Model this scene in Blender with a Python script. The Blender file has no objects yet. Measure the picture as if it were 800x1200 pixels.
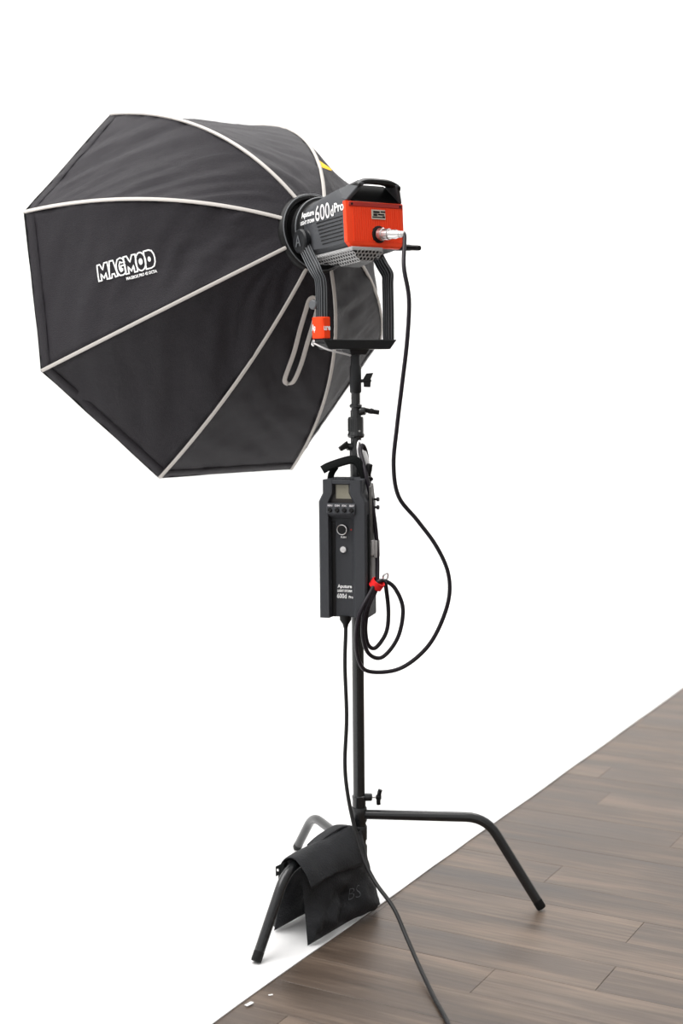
import bpy, math, random
from mathutils import Vector, Matrix, noise
from mathutils.bvhtree import BVHTree
random.seed(7)
V = Vector
D2R = math.pi / 180
scene = bpy.context.scene
col = scene.collection

# ------------------------------------------------------------------ camera
F_PX = 1667.0
CAM = V((-0.0406, -3.789, 1.477))
PITCH, ROLL = 5.862 * D2R, -0.545 * D2R
_f = V((0, math.cos(PITCH), -math.sin(PITCH)))
_u = V((0, math.sin(PITCH), math.cos(PITCH)))
_r = V((1, 0, 0))
RIGHT = _r * math.cos(ROLL) + _u * math.sin(ROLL)
UP = _r * -math.sin(ROLL) + _u * math.cos(ROLL)
FWD = _f
cd = bpy.data.cameras.new('camera')
cam = bpy.data.objects.new('camera', cd)
col.objects.link(cam)
m = Matrix.Identity(4)
for i in range(3):
    m[i][0], m[i][1], m[i][2], m[i][3] = RIGHT[i], UP[i], -FWD[i], CAM[i]
cam.matrix_world = m
cd.sensor_fit = 'VERTICAL'
cd.sensor_height = 36
cd.sensor_width = 24
cd.lens = F_PX * 36 / 1200
cd.clip_end = 100
cd.dof.use_dof = True
cd.dof.focus_distance = 3.68
cd.dof.aperture_fstop = 2.4
scene.camera = cam

# ------------------------------------------------------------------ light
w = bpy.data.worlds.new('studio_world')
scene.world = w
w.use_nodes = True
bg = w.node_tree.nodes['Background']
bg.inputs[0].default_value = (1.0, 0.99, 0.98, 1)
bg.inputs[1].default_value = 0.80


def area(name, loc, target, size, power):
    l = bpy.data.lights.new(name, 'AREA')
    l.shape = 'RECTANGLE'
    l.size, l.size_y = size
    l.energy = power
    l.color = (1, 0.985, 0.97)
    o = bpy.data.objects.new(name, l)
    o.location = loc
    o.rotation_euler = (V(target) - V(loc)).to_track_quat('-Z', 'Y').to_euler()
    col.objects.link(o)
    return o


area('ceiling_light_bank', (-1.9, -0.9, 4.6), (-0.5, 0.3, 0.6), (3.6, 3.6), 190)
area('added_backdrop_fill', (0.3, 2.4, 4.9), (0.2, 3.0, 0.0), (4.0, 2.5), 150)  # unseen lamp, added to keep the sweep overexposed

vs = scene.view_settings
vs.view_transform = 'Standard'
vs.look = 'None'
vs.gamma = 1
vs.use_curve_mapping = False
vs.exposure = 0.10


# ------------------------------------------------------------------ materials
def mat(name, color, rough=0.5, metal=0.0, spec=0.5, bump=None, sheen=0.0, var=None, coat=0.0):
    """bump = (scale, strength); var = (scale, second colour)"""
    mt = bpy.data.materials.new(name)
    mt.use_nodes = True
    nt = mt.node_tree
    b = nt.nodes['Principled BSDF']
    b.inputs['Base Color'].default_value = (*color, 1)
    b.inputs['Roughness'].default_value = rough
    b.inputs['Metallic'].default_value = metal
    b.inputs['Specular IOR Level'].default_value = spec
    b.inputs['Sheen Weight'].default_value = sheen
    b.inputs['Coat Weight'].default_value = coat
    tc = nt.nodes.new('ShaderNodeTexCoord')
    if bump:
        n = nt.nodes.new('ShaderNodeTexNoise')
        n.inputs['Scale'].default_value = bump[0]
        n.inputs['Detail'].default_value = 4
        nt.links.new(tc.outputs['Object'], n.inputs['Vector'])
        bp = nt.nodes.new('ShaderNodeBump')
        bp.inputs['Strength'].default_value = bump[1]
        bp.inputs['Distance'].default_value = 0.004
        nt.links.new(n.outputs['Fac'], bp.inputs['Height'])
        nt.links.new(bp.outputs[0], b.inputs['Normal'])
    if var:
        n = nt.nodes.new('ShaderNodeTexNoise')
        n.inputs['Scale'].default_value = var[0]
        n.inputs['Detail'].default_value = 5
        nt.links.new(tc.outputs['Object'], n.inputs['Vector'])
        mx = nt.nodes.new('ShaderNodeMix')
        mx.data_type = 'RGBA'
        mx.inputs[6].default_value = (*color, 1)
        mx.inputs[7].default_value = (*var[1], 1)
        nt.links.new(n.outputs['Fac'], mx.inputs[0])
        nt.links.new(mx.outputs[2], b.inputs['Base Color'])
    return mt


M = dict(
    fabric=mat('black_softbox_fabric', (0.0095, 0.0086, 0.0108), 0.6, spec=0.22, bump=(420, 0.6), var=(220, (0.024, 0.021, 0.0265))),
    binding=mat('black_binding', (0.005, 0.006, 0.006), 0.8, spec=0.12, bump=(300, 0.5)),
    lining=mat('silver_lining', (0.55, 0.55, 0.55), 0.35, metal=0.6),
    diffuser=mat('white_diffuser_cloth', (0.85, 0.85, 0.84), 0.9),
    piping=mat('grey_piping', (0.56, 0.53, 0.50), 0.75, bump=(500, 0.4)),
    white=mat('white_print', (0.9, 0.9, 0.9), 0.6),
    softgrey=mat('worn_grey_print', (0.62, 0.60, 0.62), 0.6),
    chalk=mat('chalk_print', (0.11, 0.115, 0.125), 0.9),
    black=mat('black_plastic', (0.006, 0.006, 0.0065), 0.42, spec=0.25, bump=(900, 0.15)),
    black_gloss=mat('black_gloss_plastic', (0.004, 0.004, 0.0045), 0.3, spec=0.25),
    body=mat('charcoal_lamp_shell', (0.058, 0.061, 0.067), 0.5, spec=0.3, bump=(700, 0.12)),
    box=mat('charcoal_ballast_shell', (0.034, 0.036, 0.041), 0.55, spec=0.25, bump=(900, 0.25), var=(500, (0.054, 0.057, 0.064))),
    pole=mat('black_painted_steel', (0.010, 0.011, 0.012), 0.24, spec=0.6),
    yoke=mat('dark_grey_aluminium', (0.010, 0.011, 0.0125), 0.38, spec=0.3),
    rib=mat('worn_grey_aluminium', (0.11, 0.117, 0.126), 0.4, spec=0.5),
    orange=mat('orange_plastic', (0.95, 0.062, 0.012), 0.5, spec=0.3, bump=(300, 0.1)),
    orange_dark=mat('dark_red_plastic', (0.42, 0.016, 0.008), 0.5),
    orange_cloth=mat('orange_hook_strap', (0.95, 0.062, 0.012), 0.8, spec=0.2, bump=(500, 0.5)),
    red_cloth=mat('red_hook_strap', (0.90, 0.020, 0.022), 0.75, spec=0.2, bump=(500, 0.5)),
    silver=mat('silver_metal', (0.75, 0.74, 0.74), 0.28, metal=1.0),
    pale=mat('pale_grey_metal', (0.50, 0.49, 0.49), 0.4, metal=0.35),
    mesh=mat('grey_perforated_metal', (0.42, 0.42, 0.42), 0.45, metal=0.4),
    plate=mat('worn_grey_plate', (0.13, 0.125, 0.12), 0.45, metal=0.3),
    brass=mat('brass', (0.75, 0.5, 0.1), 0.35, metal=0.8),
    lcd=mat('olive_lcd', (0.28, 0.265, 0.20), 0.3, var=(60, (0.36, 0.34, 0.27))),
    lcd_dark=mat('lcd_frame', (0.03, 0.025, 0.022), 0.3),
    cable=mat('black_cable_rubber', (0.010, 0.007, 0.012), 0.42, spec=0.35),
    cord=mat('black_cord_rubber', (0.008, 0.0075, 0.008), 0.5, spec=0.35),
    bag=mat('black_bag_nylon', (0.009, 0.010, 0.0115), 0.65, spec=0.28, bump=(240, 0.9), var=(16, (0.026, 0.027, 0.031))),
    yellow=mat('yellow_tag_cloth', (0.85, 0.50, 0.01), 0.7),
    rubber=mat('black_rubber', (0.006, 0.006, 0.006), 0.6, spec=0.25),
    sticker=mat('beige_sticker', (0.55, 0.50, 0.42), 0.6),
    tape=mat('white_tape', (0.85, 0.85, 0.84), 0.35),
    sheet=mat('white_backdrop_vinyl', (0.86, 0.86, 0.86), 0.55, spec=0.3, bump=(5, 0.05)),
    grey_wall=mat('grey_wall_paint', (0.48, 0.47, 0.46), 0.8),
    wall=mat('white_wall_paint', (0.86, 0.86, 0.86), 0.8),
)


def wood_material():
    mt = bpy.data.materials.new('grey_brown_wood')
    mt.use_nodes = True
    nt = mt.node_tree
    N, L = nt.nodes, nt.links
    b = N['Principled BSDF']
    tc = N.new('ShaderNodeTexCoord')
    oi = N.new('ShaderNodeObjectInfo')
    add = N.new('ShaderNodeVectorMath'); add.operation = 'MULTIPLY_ADD'
    add.inputs[1].default_value = (1, 1, 1)
    sc = N.new('ShaderNodeVectorMath'); sc.operation = 'SCALE'
    sc.inputs['Scale'].default_value = 37.0
    comb = N.new('ShaderNodeCombineXYZ')
    L.new(oi.outputs['Random'], comb.inputs[0]); L.new(oi.outputs['Random'], comb.inputs[1])
    L.new(comb.outputs[0], sc.inputs[0])
    L.new(tc.outputs['Object'], add.inputs[0]); L.new(sc.outputs[0], add.inputs[2])

    def grain(scale, sx, det):
        mp = N.new('ShaderNodeMapping')
        mp.inputs['Scale'].default_value = (sx, 1, 1)
        L.new(add.outputs[0], mp.inputs['Vector'])
        n = N.new('ShaderNodeTexNoise')
        n.inputs['Scale'].default_value = scale
        n.inputs['Detail'].default_value = det
        n.inputs['Roughness'].default_value = 0.65
        L.new(mp.outputs[0], n.inputs['Vector'])
        return n
    g1 = grain(8, 0.13, 3)
    g2 = grain(95, 0.045, 5)
    mix = N.new('ShaderNodeMath'); mix.operation = 'MULTIPLY_ADD'
    mix.inputs[1].default_value = 0.30
    L.new(g2.outputs['Fac'], mix.inputs[0])
    h = N.new('ShaderNodeMath'); h.operation = 'MULTIPLY'; h.inputs[1].default_value = 0.70
    L.new(g1.outputs['Fac'], h.inputs[0]); L.new(h.outputs[0], mix.inputs[2])
    rnd = N.new('ShaderNodeMath'); rnd.operation = 'MULTIPLY_ADD'
    rnd.inputs[1].default_value = 0.07; L.new(oi.outputs['Random'], rnd.inputs[0]); L.new(mix.outputs[0], rnd.inputs[2])
    cr = N.new('ShaderNodeValToRGB')
    e = cr.color_ramp.elements
    e[0].position, e[0].color = 0.33, (0.030, 0.0205, 0.0145, 1)
    e[1].position, e[1].color = 0.70, (0.205, 0.150, 0.110, 1)
    x = cr.color_ramp.elements.new(0.52); x.color = (0.090, 0.0635, 0.046, 1)
    L.new(rnd.outputs[0], cr.inputs[0])
    L.new(cr.outputs[0], b.inputs['Base Color'])
    rr = N.new('ShaderNodeMapRange')
    rr.inputs['To Min'].default_value = 0.26; rr.inputs['To Max'].default_value = 0.60
    L.new(g1.outputs['Fac'], rr.inputs['Value']); L.new(rr.outputs[0], b.inputs['Roughness'])
    b.inputs['Specular IOR Level'].default_value = 0.52
    bp = N.new('ShaderNodeBump'); bp.inputs['Strength'].default_value = 0.25; bp.inputs['Distance'].default_value = 0.002
    L.new(g2.outputs['Fac'], bp.inputs['Height']); L.new(bp.outputs[0], b.inputs['Normal'])
    return mt


M['wood'] = wood_material()


# ------------------------------------------------------------------ helpers
def ray(px, py):
    return (RIGHT * ((px - 400) / F_PX) + UP * (-(py - 600) / F_PX) + FWD)


def at(px, py, y):
    d = ray(px, py)
    return CAM + d * ((y - CAM.y) / d.y)


def ground(px, py, z=0.0):
    d = ray(px, py)
    return CAM + d * ((z - CAM.z) / d.z)


def frame(d):
    d = V(d).normalized()
    a = V((0, 0, 1)) if abs(d.z) < 0.9 else V((1, 0, 0))
    x = a.cross(d).normalized()
    return x, d.cross(x), d


def smooth_path(pts, n=8, closed=False):
    pts = [V(p) for p in pts]
    out = []
    k = len(pts)
    segs = k if closed else k - 1
    for i in range(segs):
        if closed:
            p0, p1, p2, p3 = (pts[(i + j - 1) % k] for j in range(4))
        else:
            p0, p1, p2, p3 = pts[max(i - 1, 0)], pts[i], pts[i + 1], pts[min(i + 2, k - 1)]
        for j in range(n):
            t = j / n
            out.append(0.5 * (2 * p1 + (p2 - p0) * t + (2 * p0 - 5 * p1 + 4 * p2 - p3) * t * t + (3 * p1 - p0 - 3 * p2 + p3) * t ** 3))
    if not closed:
        out.append(pts[-1])
    return out


class MB:
    def __init__(s):
        s.v, s.f = [], []

    def add(s, vs_, fs_):
        o = len(s.v)
        s.v += [V(p) for p in vs_]
        s.f += [tuple(i + o for i in f) for f in fs_]
        return s

    def box(s, c, size, ax=None):
        x, y, z = ax or (V((1, 0, 0)), V((0, 1, 0)), V((0, 0, 1)))
        c = V(c)
        p = [c + x * (size[0] / 2 * i) + y * (size[1] / 2 * j) + z * (size[2] / 2 * k) for i in (-1, 1) for j in (-1, 1) for k in (-1, 1)]
        return s.add(p, [(0, 1, 3, 2), (4, 6, 7, 5), (0, 4, 5, 1), (2, 3, 7, 6), (0, 2, 6, 4), (1, 5, 7, 3)])

    def prism(s, poly, d):
        """poly of 3-D points, extruded by the vector d"""
        n = len(poly)
        p = [V(q) for q in poly] + [V(q) + V(d) for q in poly]
        return s.add(p, [tuple(range(n))[::-1], tuple(range(n, 2 * n))] + [(i, (i + 1) % n, n + (i + 1) % n, n + i) for i in range(n)])

    def loft(s, rings, cap=True):
        n = len(rings[0])
        p = [V(q) for r in rings for q in r]
        fs = []
        for k in range(len(rings) - 1):
            for i in range(n):
                fs.append((k * n + i, k * n + (i + 1) % n, (k + 1) * n + (i + 1) % n, (k + 1) * n + i))
        if cap:
            fs += [tuple(range(n))[::-1], tuple(range((len(rings) - 1) * n, len(rings) * n))]
        return s.add(p, fs)

    def lathe(s, base, axis, prof, n=24):
        """prof = [(distance along the axis, radius)]"""
        x, y, z = frame(axis)
        return s.loft([[V(base) + z * a + (x * math.cos(t) + y * math.sin(t)) * max(r, 1e-4) for t in (2 * math.pi * i / n for i in range(n))] for a, r in prof])

    def cyl(s, a, b, r, r2=None, n=20):
        a, b = V(a), V(b)
        return s.lathe(a, b - a, [(0, r), ((b - a).length, r if r2 is None else r2)], n)

    def tube(s, path, r, n=10, closed=False, flat=None, side=None):
        """flat = (half width, half thickness): a strap section, its width along side"""
        k = len(path)
        T = []
        for i in range(k):
            a = path[(i - 1) % k] if closed or i else path[0]
            b = path[(i + 1) % k] if closed or i < k - 1 else path[-1]
            T.append((b - a).normalized())
        x, y, _ = frame(T[0])
        rings = []
        for i in range(k):
            if side is not None:
                x = V(side) - T[i] * V(side).dot(T[i])
            else:
                x = x - T[i] * x.dot(T[i])
            x.normalize()
            y = T[i].cross(x)
            if flat:
                hw, ht = flat
                rings.append([path[i] + x * (hw * math.copysign(abs(math.cos(t)) ** .5, math.cos(t))) + y * (ht * math.copysign(abs(math.sin(t)) ** .5, math.sin(t))) for t in (2 * math.pi * j / n for j in range(n))])
            else:
                rr = r[i] if isinstance(r, (list, tuple)) else r
                rings.append([path[i] + (x * math.cos(t) + y * math.sin(t)) * rr for t in (2 * math.pi * j / n for j in range(n))])
        if closed:
            rings.append(rings[0])
        return s.loft(rings, cap=not closed)


def origin(o):
    p = V((0, 0, 0))
    while o:
        p += o.location
        o = o.parent
    return p


def obj(name, mb, material, parent=None, smooth=True, bevel=0, label=None, loc=None):
    o_ = V(loc) if loc is not None else (origin(parent) if parent else V((0, 0, 0)))
    me = bpy.data.meshes.new(name)
    me.from_pydata([tuple(v - o_) for v in mb.v], [], mb.f)
    me.validate()
    o = bpy.data.objects.new(name, me)
    me.materials.append(M[material] if isinstance(material, str) else material)
    col.objects.link(o)
    if parent:
        o.parent = parent
    o.location = o_ - (origin(parent) if parent else V((0, 0, 0)))
    import bmesh
    bm = bmesh.new(); bm.from_mesh(me)
    bmesh.ops.recalc_face_normals(bm, faces=bm.faces)
    bm.to_mesh(me); bm.free()
    if smooth:
        me.polygons.foreach_set('use_smooth', [True] * len(me.polygons))
        try:
            me.set_sharp_from_angle(angle=38 * D2R)
        except Exception:
            pass
    if bevel:
        b = o.modifiers.new('bevel', 'BEVEL')
        b.width = bevel; b.segments = 2; b.limit_method = 'ANGLE'; b.angle_limit = 40 * D2R
    if label:
        o['label'] = label
    return o


def tag(o, label, cat, group=None):
    o['label'] = label; o['category'] = cat
    if group:
        o['group'] = group
    return o


def thing(name, label, cat, loc=(0, 0, 0), group=None):
    o = bpy.data.objects.new(name, None)
    o.empty_display_size = 0.1
    o.location = loc
    col.objects.link(o)
    return tag(o, label, cat, group)


def text_geo(body, size, offset=0.0, shear=0.0, spacing=1.0):
    """flat lettering as (verts 2-D, faces), centred on its box"""
    c = bpy.data.curves.new('t', 'FONT')
    c.body = body; c.size = size; c.offset = offset; c.shear = shear; c.space_character = spacing
    c.align_x = 'CENTER'; c.align_y = 'CENTER'; c.resolution_u = 3
    o = bpy.data.objects.new('t', c)
    col.objects.link(o)
    me = bpy.data.meshes.new_from_object(o.evaluated_get(bpy.context.evaluated_depsgraph_get()))
    vv = [(v.co.x, v.co.y) for v in me.vertices]; ff = [tuple(p.vertices) for p in me.polygons]
    bpy.data.objects.remove(o); bpy.data.curves.remove(c); bpy.data.meshes.remove(me)
    return vv, ff


def text_on(body, size, c, x, y, lift=0.0, width=None, offset=0.0, shear=0.0, mbuf=None, spacing=1.0):
    vv, ff = text_geo(body, size, offset, shear, spacing)
    if width and vv:
        xs = [p[0] for p in vv]
        k = width / (max(xs) - min(xs)); mid = (max(xs) + min(xs)) / 2
        vv = [((p[0] - mid) * k, p[1]) for p in vv]
    x, y = V(x).normalized(), V(y).normalized()
    z = x.cross(y)
    mb = mbuf or MB()
    return mb.add([V(c) + x * a + y * b + z * lift for a, b in vv], ff)


# ------------------------------------------------------------------ the setting
EDGE_DIR = V((0.4903, 0.8716, 0))          # along the sheet's edge, away from the camera
EDGE_LEFT = V((-0.8716, 0.4903, 0))        # across the sheet, away from the wood
EDGE_P = V((0.1865, 0.2285, 0))            # a point on the edge


def AB(a, b, z=0.0):
    return EDGE_P + EDGE_DIR * a + EDGE_LEFT * b + V((0, 0, z))


fb = MB().prism([AB(-6, -6, -0.06), AB(6.5, -6, -0.06), AB(6.5, 6, -0.06), AB(-6, 6, -0.06)], (0, 0, 0.044))
floor = obj('floor', fb, 'wood', smooth=False)
floor['kind'] = 'structure'
PL_W, PL_L, PL_T = 0.152, 1.22, 0.014
pm = bpy.data.meshes.new('plank')
hx, hy, e = PL_L / 2 - 0.0003, PL_W / 2 - 0.0003, 0.0007
pm.from_pydata([(sx * hx, sy * hy, -PL_T) for sx, sy in ((-1, -1), (1, -1), (1, 1), (-1, 1))] +
               [(sx * hx, sy * hy, -e) for sx, sy in ((-1, -1), (1, -1), (1, 1), (-1, 1))] +
               [(sx * (hx - e), sy * (hy - e), 0) for sx, sy in ((-1, -1), (1, -1), (1, 1), (-1, 1))], [],
               [(3, 2, 1, 0), (8, 9, 10, 11)] + [(i, (i + 1) % 4, 4 + (i + 1) % 4, 4 + i) for i in range(4)] + [(4 + i, 4 + (i + 1) % 4, 8 + (i + 1) % 4, 8 + i) for i in range(4)])
pm.materials.append(M['wood'])
plank_rot = math.atan2(-EDGE_LEFT.y, -EDGE_LEFT.x)
shift = [0.0, 0.47, 0.86, 0.21, 0.66]
for row in range(-16, 30):
    s0 = (shift[row % 5] + 0.09 * (row % 3)) % 1.0
    for k in range(-1, 3):
        b = 0.35 - (k + s0) * PL_L - PL_L / 2
        if b + PL_L / 2 < -3.2 or b - PL_L / 2 > 0.5:
            continue
        p = bpy.data.objects.new('plank', pm)
        col.objects.link(p)
        p.parent = floor
        p.location = AB(row * PL_W + 0.03, b, -0.0008 * random.random())
        p.rotation_euler = (0, 0, plank_rot)

# white sweep: floor sheet that curves up into the left and the back wall
BW, AW, RC, FR = 3.3, 4.6, 1.1, 0.7        # left wall, back wall, corner radius, fold radius


def sweep():
    foot = []                               # (a, b, normal a, normal b) along the wall line, inside -> wall
    for i in range(9):
        foot.append((-4 + i * (AW - RC + 4) / 8, BW, 0, 1))
    for i in range(1, 9):
        t = i / 8 * math.pi / 2
        foot.append((AW - RC + RC * math.sin(t), BW - RC + RC * math.cos(t), math.sin(t), math.cos(t)))
    for i in range(1, 7):
        foot.append((AW, (BW - RC) * (1 - i / 6), 1, 0))
    rings = []
    for a, b, na, nb in foot:
        r = [(a, b, 4.4)]
        for j in range(9):
            t = j / 8 * math.pi / 2
            inset = FR * (1 - math.cos(t))
            r.append((a - na * inset, b - nb * inset, FR * (1 - math.sin(t))))
        rings.append(r)
    top = MB()
    n = len(rings[0])
    vv = [AB(*q) + V((0, 0, 0.003)) for r in rings for q in r]
    ff = [(k * n + i, k * n + i + 1, (k + 1) * n + i + 1, (k + 1) * n + i) for k in range(len(rings) - 1) for i in range(n - 1)]
    # floor part: strips from the fold line to the free edge at b = 0
    base = [k * n + n - 1 for k in range(len(rings))]
    o = len(vv)
    ma = [(-4 + i * (AW - FR + 4) / 60) for i in range(61)]
    wob = []
    for a in ma:
        wob.append(0.006 * noise.noise((a * 1.7, 3.1, 0)) + 0.0025 * noise.noise((a * 7, 1.1, 0)))
    vv += [AB(a, w_, 0.003) for a, w_ in zip(ma, wob)]
    ff.append(tuple(base) + tuple(o + i for i in range(60, -1, -1)))
    # a small hanging thickness at the free edge
    o2 = len(vv)
    vv += [AB(a, w_, 0.0004) for a, w_ in zip(ma, wob)]
    ff += [(o + i, o2 + i, o2 + i + 1, o + i + 1) for i in range(60)]
    top.add(vv, ff)
    return top


sw = obj('backdrop_sweep', sweep(), 'sheet')
tag(sw, 'white seamless studio backdrop sweeping from the floor up the wall', 'backdrop')
wb = MB().prism([AB(AW + 0.12, 5.5, -0.016), AB(AW + 0.12, -6, -0.016), AB(AW + 0.24, -6, -0.016), AB(AW + 0.24, 5.5, -0.016)], (0, 0, 4.6))
o = obj('wall_back', wb, 'wall', smooth=False); o['kind'] = 'structure'
wl = MB().prism([AB(-6, BW + 0.12, -0.016), AB(AW + 0.12, BW + 0.12, -0.016), AB(AW + 0.12, BW + 0.24, -0.016), AB(-6, BW + 0.24, -0.016)], (0, 0, 4.6))
o = obj('wall_left', wl, 'wall', smooth=False); o['kind'] = 'structure'

wr_ = MB().prism([AB(-6, -5.2, -0.016), AB(AW + 0.12, -5.2, -0.016), AB(AW + 0.12, -5.32, -0.016), AB(-6, -5.32, -0.016)], (0, 0, 4.6))  # unseen wall, added to darken the surfaces that face right
o = obj('shade_wall_right', wr_, 'grey_wall', smooth=False); o['kind'] = 'structure'


# ------------------------------------------------------------------ light stand
stand = thing('light_stand', 'black steel studio stand with turtle-base legs carrying the softbox lamp', 'light stand', (0, 0, 0))
obj('lower_pole', MB().lathe((0, 0, 0.115), (0, 0, 1), [(0, .015), (.004, .0185), (.183, .0185), (.187, .0195), (.193, .0195), (.195, .0165), (.2, .0165)]), 'pole', stand)
obj('pole', MB().cyl((0, 0, 0.30), (0, 0, 1.262), 0.0163), 'pole', stand)
obj('riser_pole', MB().cyl((0, 0, 1.24), (0, 0, 1.36), 0.0145), 'pole', stand)
obj('top_pole', MB().cyl((0, 0, 1.34), (0, 0, 1.43), 0.0120), 'pole', stand)
c1 = obj('collar', MB().lathe((0, 0, 1.286), (0, 0, 1), [(0, .0195), (.004, .0225), (.010, .0225), (.013, .0205), (.05, .0205), (.056, .0195), (.056, .0145)]), 'pole', stand)
for i in range(7):
    t = math.pi * (1.0 + 0.09 * i)
    obj('grip_rib', MB().box((0.0208 * math.cos(t), 0.0208 * math.sin(t), 1.321), (0.002, 0.002, 0.034)), 'pole', c1)
obj('screw', MB().lathe((0.0085, -0.0186, 1.305), (0.42, -0.9, 0), [(0, .003), (.0025, .0025)], 10), 'silver', c1)
obj('collar', MB().lathe((0, 0, 1.222), (0, 0, 1), [(0, .0175), (.034, .0175), (.037, .0168), (.037, .014)]), 'pole', stand)
obj('collar', MB().lathe((0, 0, 1.366), (0, 0, 1), [(0, .0145), (.002, .0165), (.008, .0165), (.010, .013)]), 'pole', stand)
obj('spigot', MB().lathe((0, 0, 1.425), (0, 0, 1), [(0, .012), (.003, .0125), (.08, .0125)]), 'pole', stand)


def tee_knob(parent, base, direction, boss_r, boss_l, stem_l, bar, bar_dir, r=0.0055, name='clamp_knob'):
    """a boss on the pole, a threaded stem and a T-shaped grip"""
    d = V(direction).normalized()
    b = V(base)
    k = obj(name, MB().lathe(b, d, [(0, boss_r), (boss_l * .8, boss_r), (boss_l, boss_r * .8)], 16), 'pole', parent)
    obj('stem', MB().cyl(b + d * boss_l, b + d * (boss_l + stem_l), 0.0035, n=10), 'silver', k)
    e_ = b + d * (boss_l + stem_l)
    bd = V(bar_dir).normalized()
    g = MB().lathe(e_, d, [(-.002, .006), (.008, .008), (.013, .006)], 12)
    g.tube(smooth_path([e_ + d * .008 + bd * (-bar), e_ + d * .006 + bd * (-bar * .5), e_ + d * .006 + bd * (bar * .5), e_ + d * .008 + bd * bar], 5), r, n=10)
    obj('grip', g, 'black', k)
    return k


tee_knob(stand, (0.017, 0, 0.304), (1, -0.05, 0), 0.011, 0.019, 0.012, 0.021, (0.12, 0, 1), 0.0062)
tee_knob(stand, (0.011, -0.004, 1.357), (1, -0.25, 0), 0.011, 0.016, 0.008, 0.020, (0.9, 0.2, -0.18), 0.0065)
# wing screw on the left below the upper collar
wk = obj('clamp_knob', MB().lathe((-0.012, -0.006, 1.262), (-1, -0.3, 0.1), [(0, .010), (.012, .010), (.014, .007)], 14), 'pole', stand)
obj('grip', MB().prism([(-0.026, -0.010, 1.279), (-0.049, -0.018, 1.262), (-0.043, -0.016, 1.252), (-0.022, -0.009, 1.262)], (0.004, -0.010, 0)), 'black', wk, bevel=0.002)

A_AZ = -124.2 * D2R
LEGS = [(A_AZ, 0.205, 0.335, 0.468), (-6.4 * D2R, 0.256, 0.345, 0.495), (112.8 * D2R, 0.150, 0.345, 0.480)]
for az_, z_, rk, rf in LEGS:
    d = V((math.cos(az_), math.sin(az_), 0))
    knee = d * rk + V((0, 0, z_))
    foot = d * (rf - 0.006) + V((0, 0, 0.018))
    a_in = knee - d * 0.055
    dn = (foot - knee).normalized()
    pts = [d * 0.015 + V((0, 0, z_)), a_in]
    for i in range(1, 8):                    # quadratic bend
        t = i / 7
        pts.append(a_in * (1 - t) ** 2 + knee * (2 * t * (1 - t)) + (knee + dn * 0.055) * t * t)
    pts.append(foot)
    lg = obj('leg', MB().tube(pts, 0.0135, n=16), 'pole', stand)
    obj('foot_cap', MB().lathe(foot - dn * 0.012, dn, [(0, .0137), (.020, .0137), (.0245, .0125), (.0250, .004)], 16), 'rubber', lg)
    obj('leg_socket', MB().lathe((0, 0, z_ - 0.021), (0, 0, 1), [(0, .0200), (.003, .0215), (.039, .0215), (.042, .0200)]), 'pole', stand)

# ------------------------------------------------------------------ softbox
AZ = -56 * D2R


def axes(el):
    n = V((math.cos(el) * math.cos(AZ), math.cos(el) * math.sin(AZ), math.sin(el)))
    e1 = V((0, 0, 1)).cross(n).normalized()
    return n, e1, n.cross(e1)


SN, S1, S2 = axes(11 * D2R)
SC = V((-0.442, 0.62, 1.718))
DEP, R0 = 0.611, 0.104
RIM = [(-0.264, 0.519), (-0.566, 0.207), (-0.565, -0.25), (-0.235, -0.572), (0.222, -0.569), (0.623, -0.159), (0.563, 0.264), (0.239, 0.527)]
CTL = [[0.73, 0.811], [0.739, 0.786], [0.751, 0.751], [0.646, 0.681], [0.668, 0.787], [0.644, 0.6], [0.75, 0.75], [0.723, 0.752]]
HUB = SC + SN * DEP


def seam(k, t):
    """t = 0 at the hub ring, 1 at the rim; in (x, y, depth) of the softbox"""
    x, y = RIM[k % 8]
    R = math.hypot(x, y)
    rc, ac = CTL[k % 8]
    r = (1 - t) ** 2 * R0 + 2 * t * (1 - t) * rc * R + t * t * R
    z = (1 - t) ** 2 * DEP + 2 * t * (1 - t) * ac * DEP
    return V((x / R * r, y / R * r, z))


def S(p):
    return SC + S1 * p[0] + S2 * p[1] + SN * p[2]


softbox = thing('softbox', 'large black octagonal softbox with pale grey seam piping mounted on the lamp', 'softbox', tuple(HUB))
NU, NT = 20, 40
panels = []


def panel_point(k, u, t, wr=True):
    a, b = seam(k, t), seam(k + 1, t)
    p = a.lerp(b, u)
    c = 4 * u * (1 - u)
    rad = V((p.x, p.y, 0))
    rr = rad.length
    nrm = V((p.x / max(rr, 1e-4) * 0.8, p.y / max(rr, 1e-4) * 0.8, 0.6))
    if wr:
        fade = min(1, t * 6) * min(1, (1 - t) * 10)
        # soft sag between the ribs, long slanting pull folds and small creases near the seams
        q = t - (0.48, 0.22, 0.45, 0.40, 0.25, 0.3, 0.3, 0.4)[k % 8] * u
        fold = (0.0095 if k in (0, 7) else 0.0060 if k == 3 else 0.0150) * noise.noise((u * 1.3 + k * 3.1, q * 10.5, k * 7.7)) * (0.35 + 0.65 * c)
        crease = 0.0045 * noise.noise((u * 3.5 + k * 5, q * 27, k * 2.9)) + 0.0022 * noise.noise((u * 9, t * 22, k))
        p = p + nrm * ((-0.011 * c * math.sin(math.pi * t)) + (fold + crease) * fade)
    return p


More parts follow.
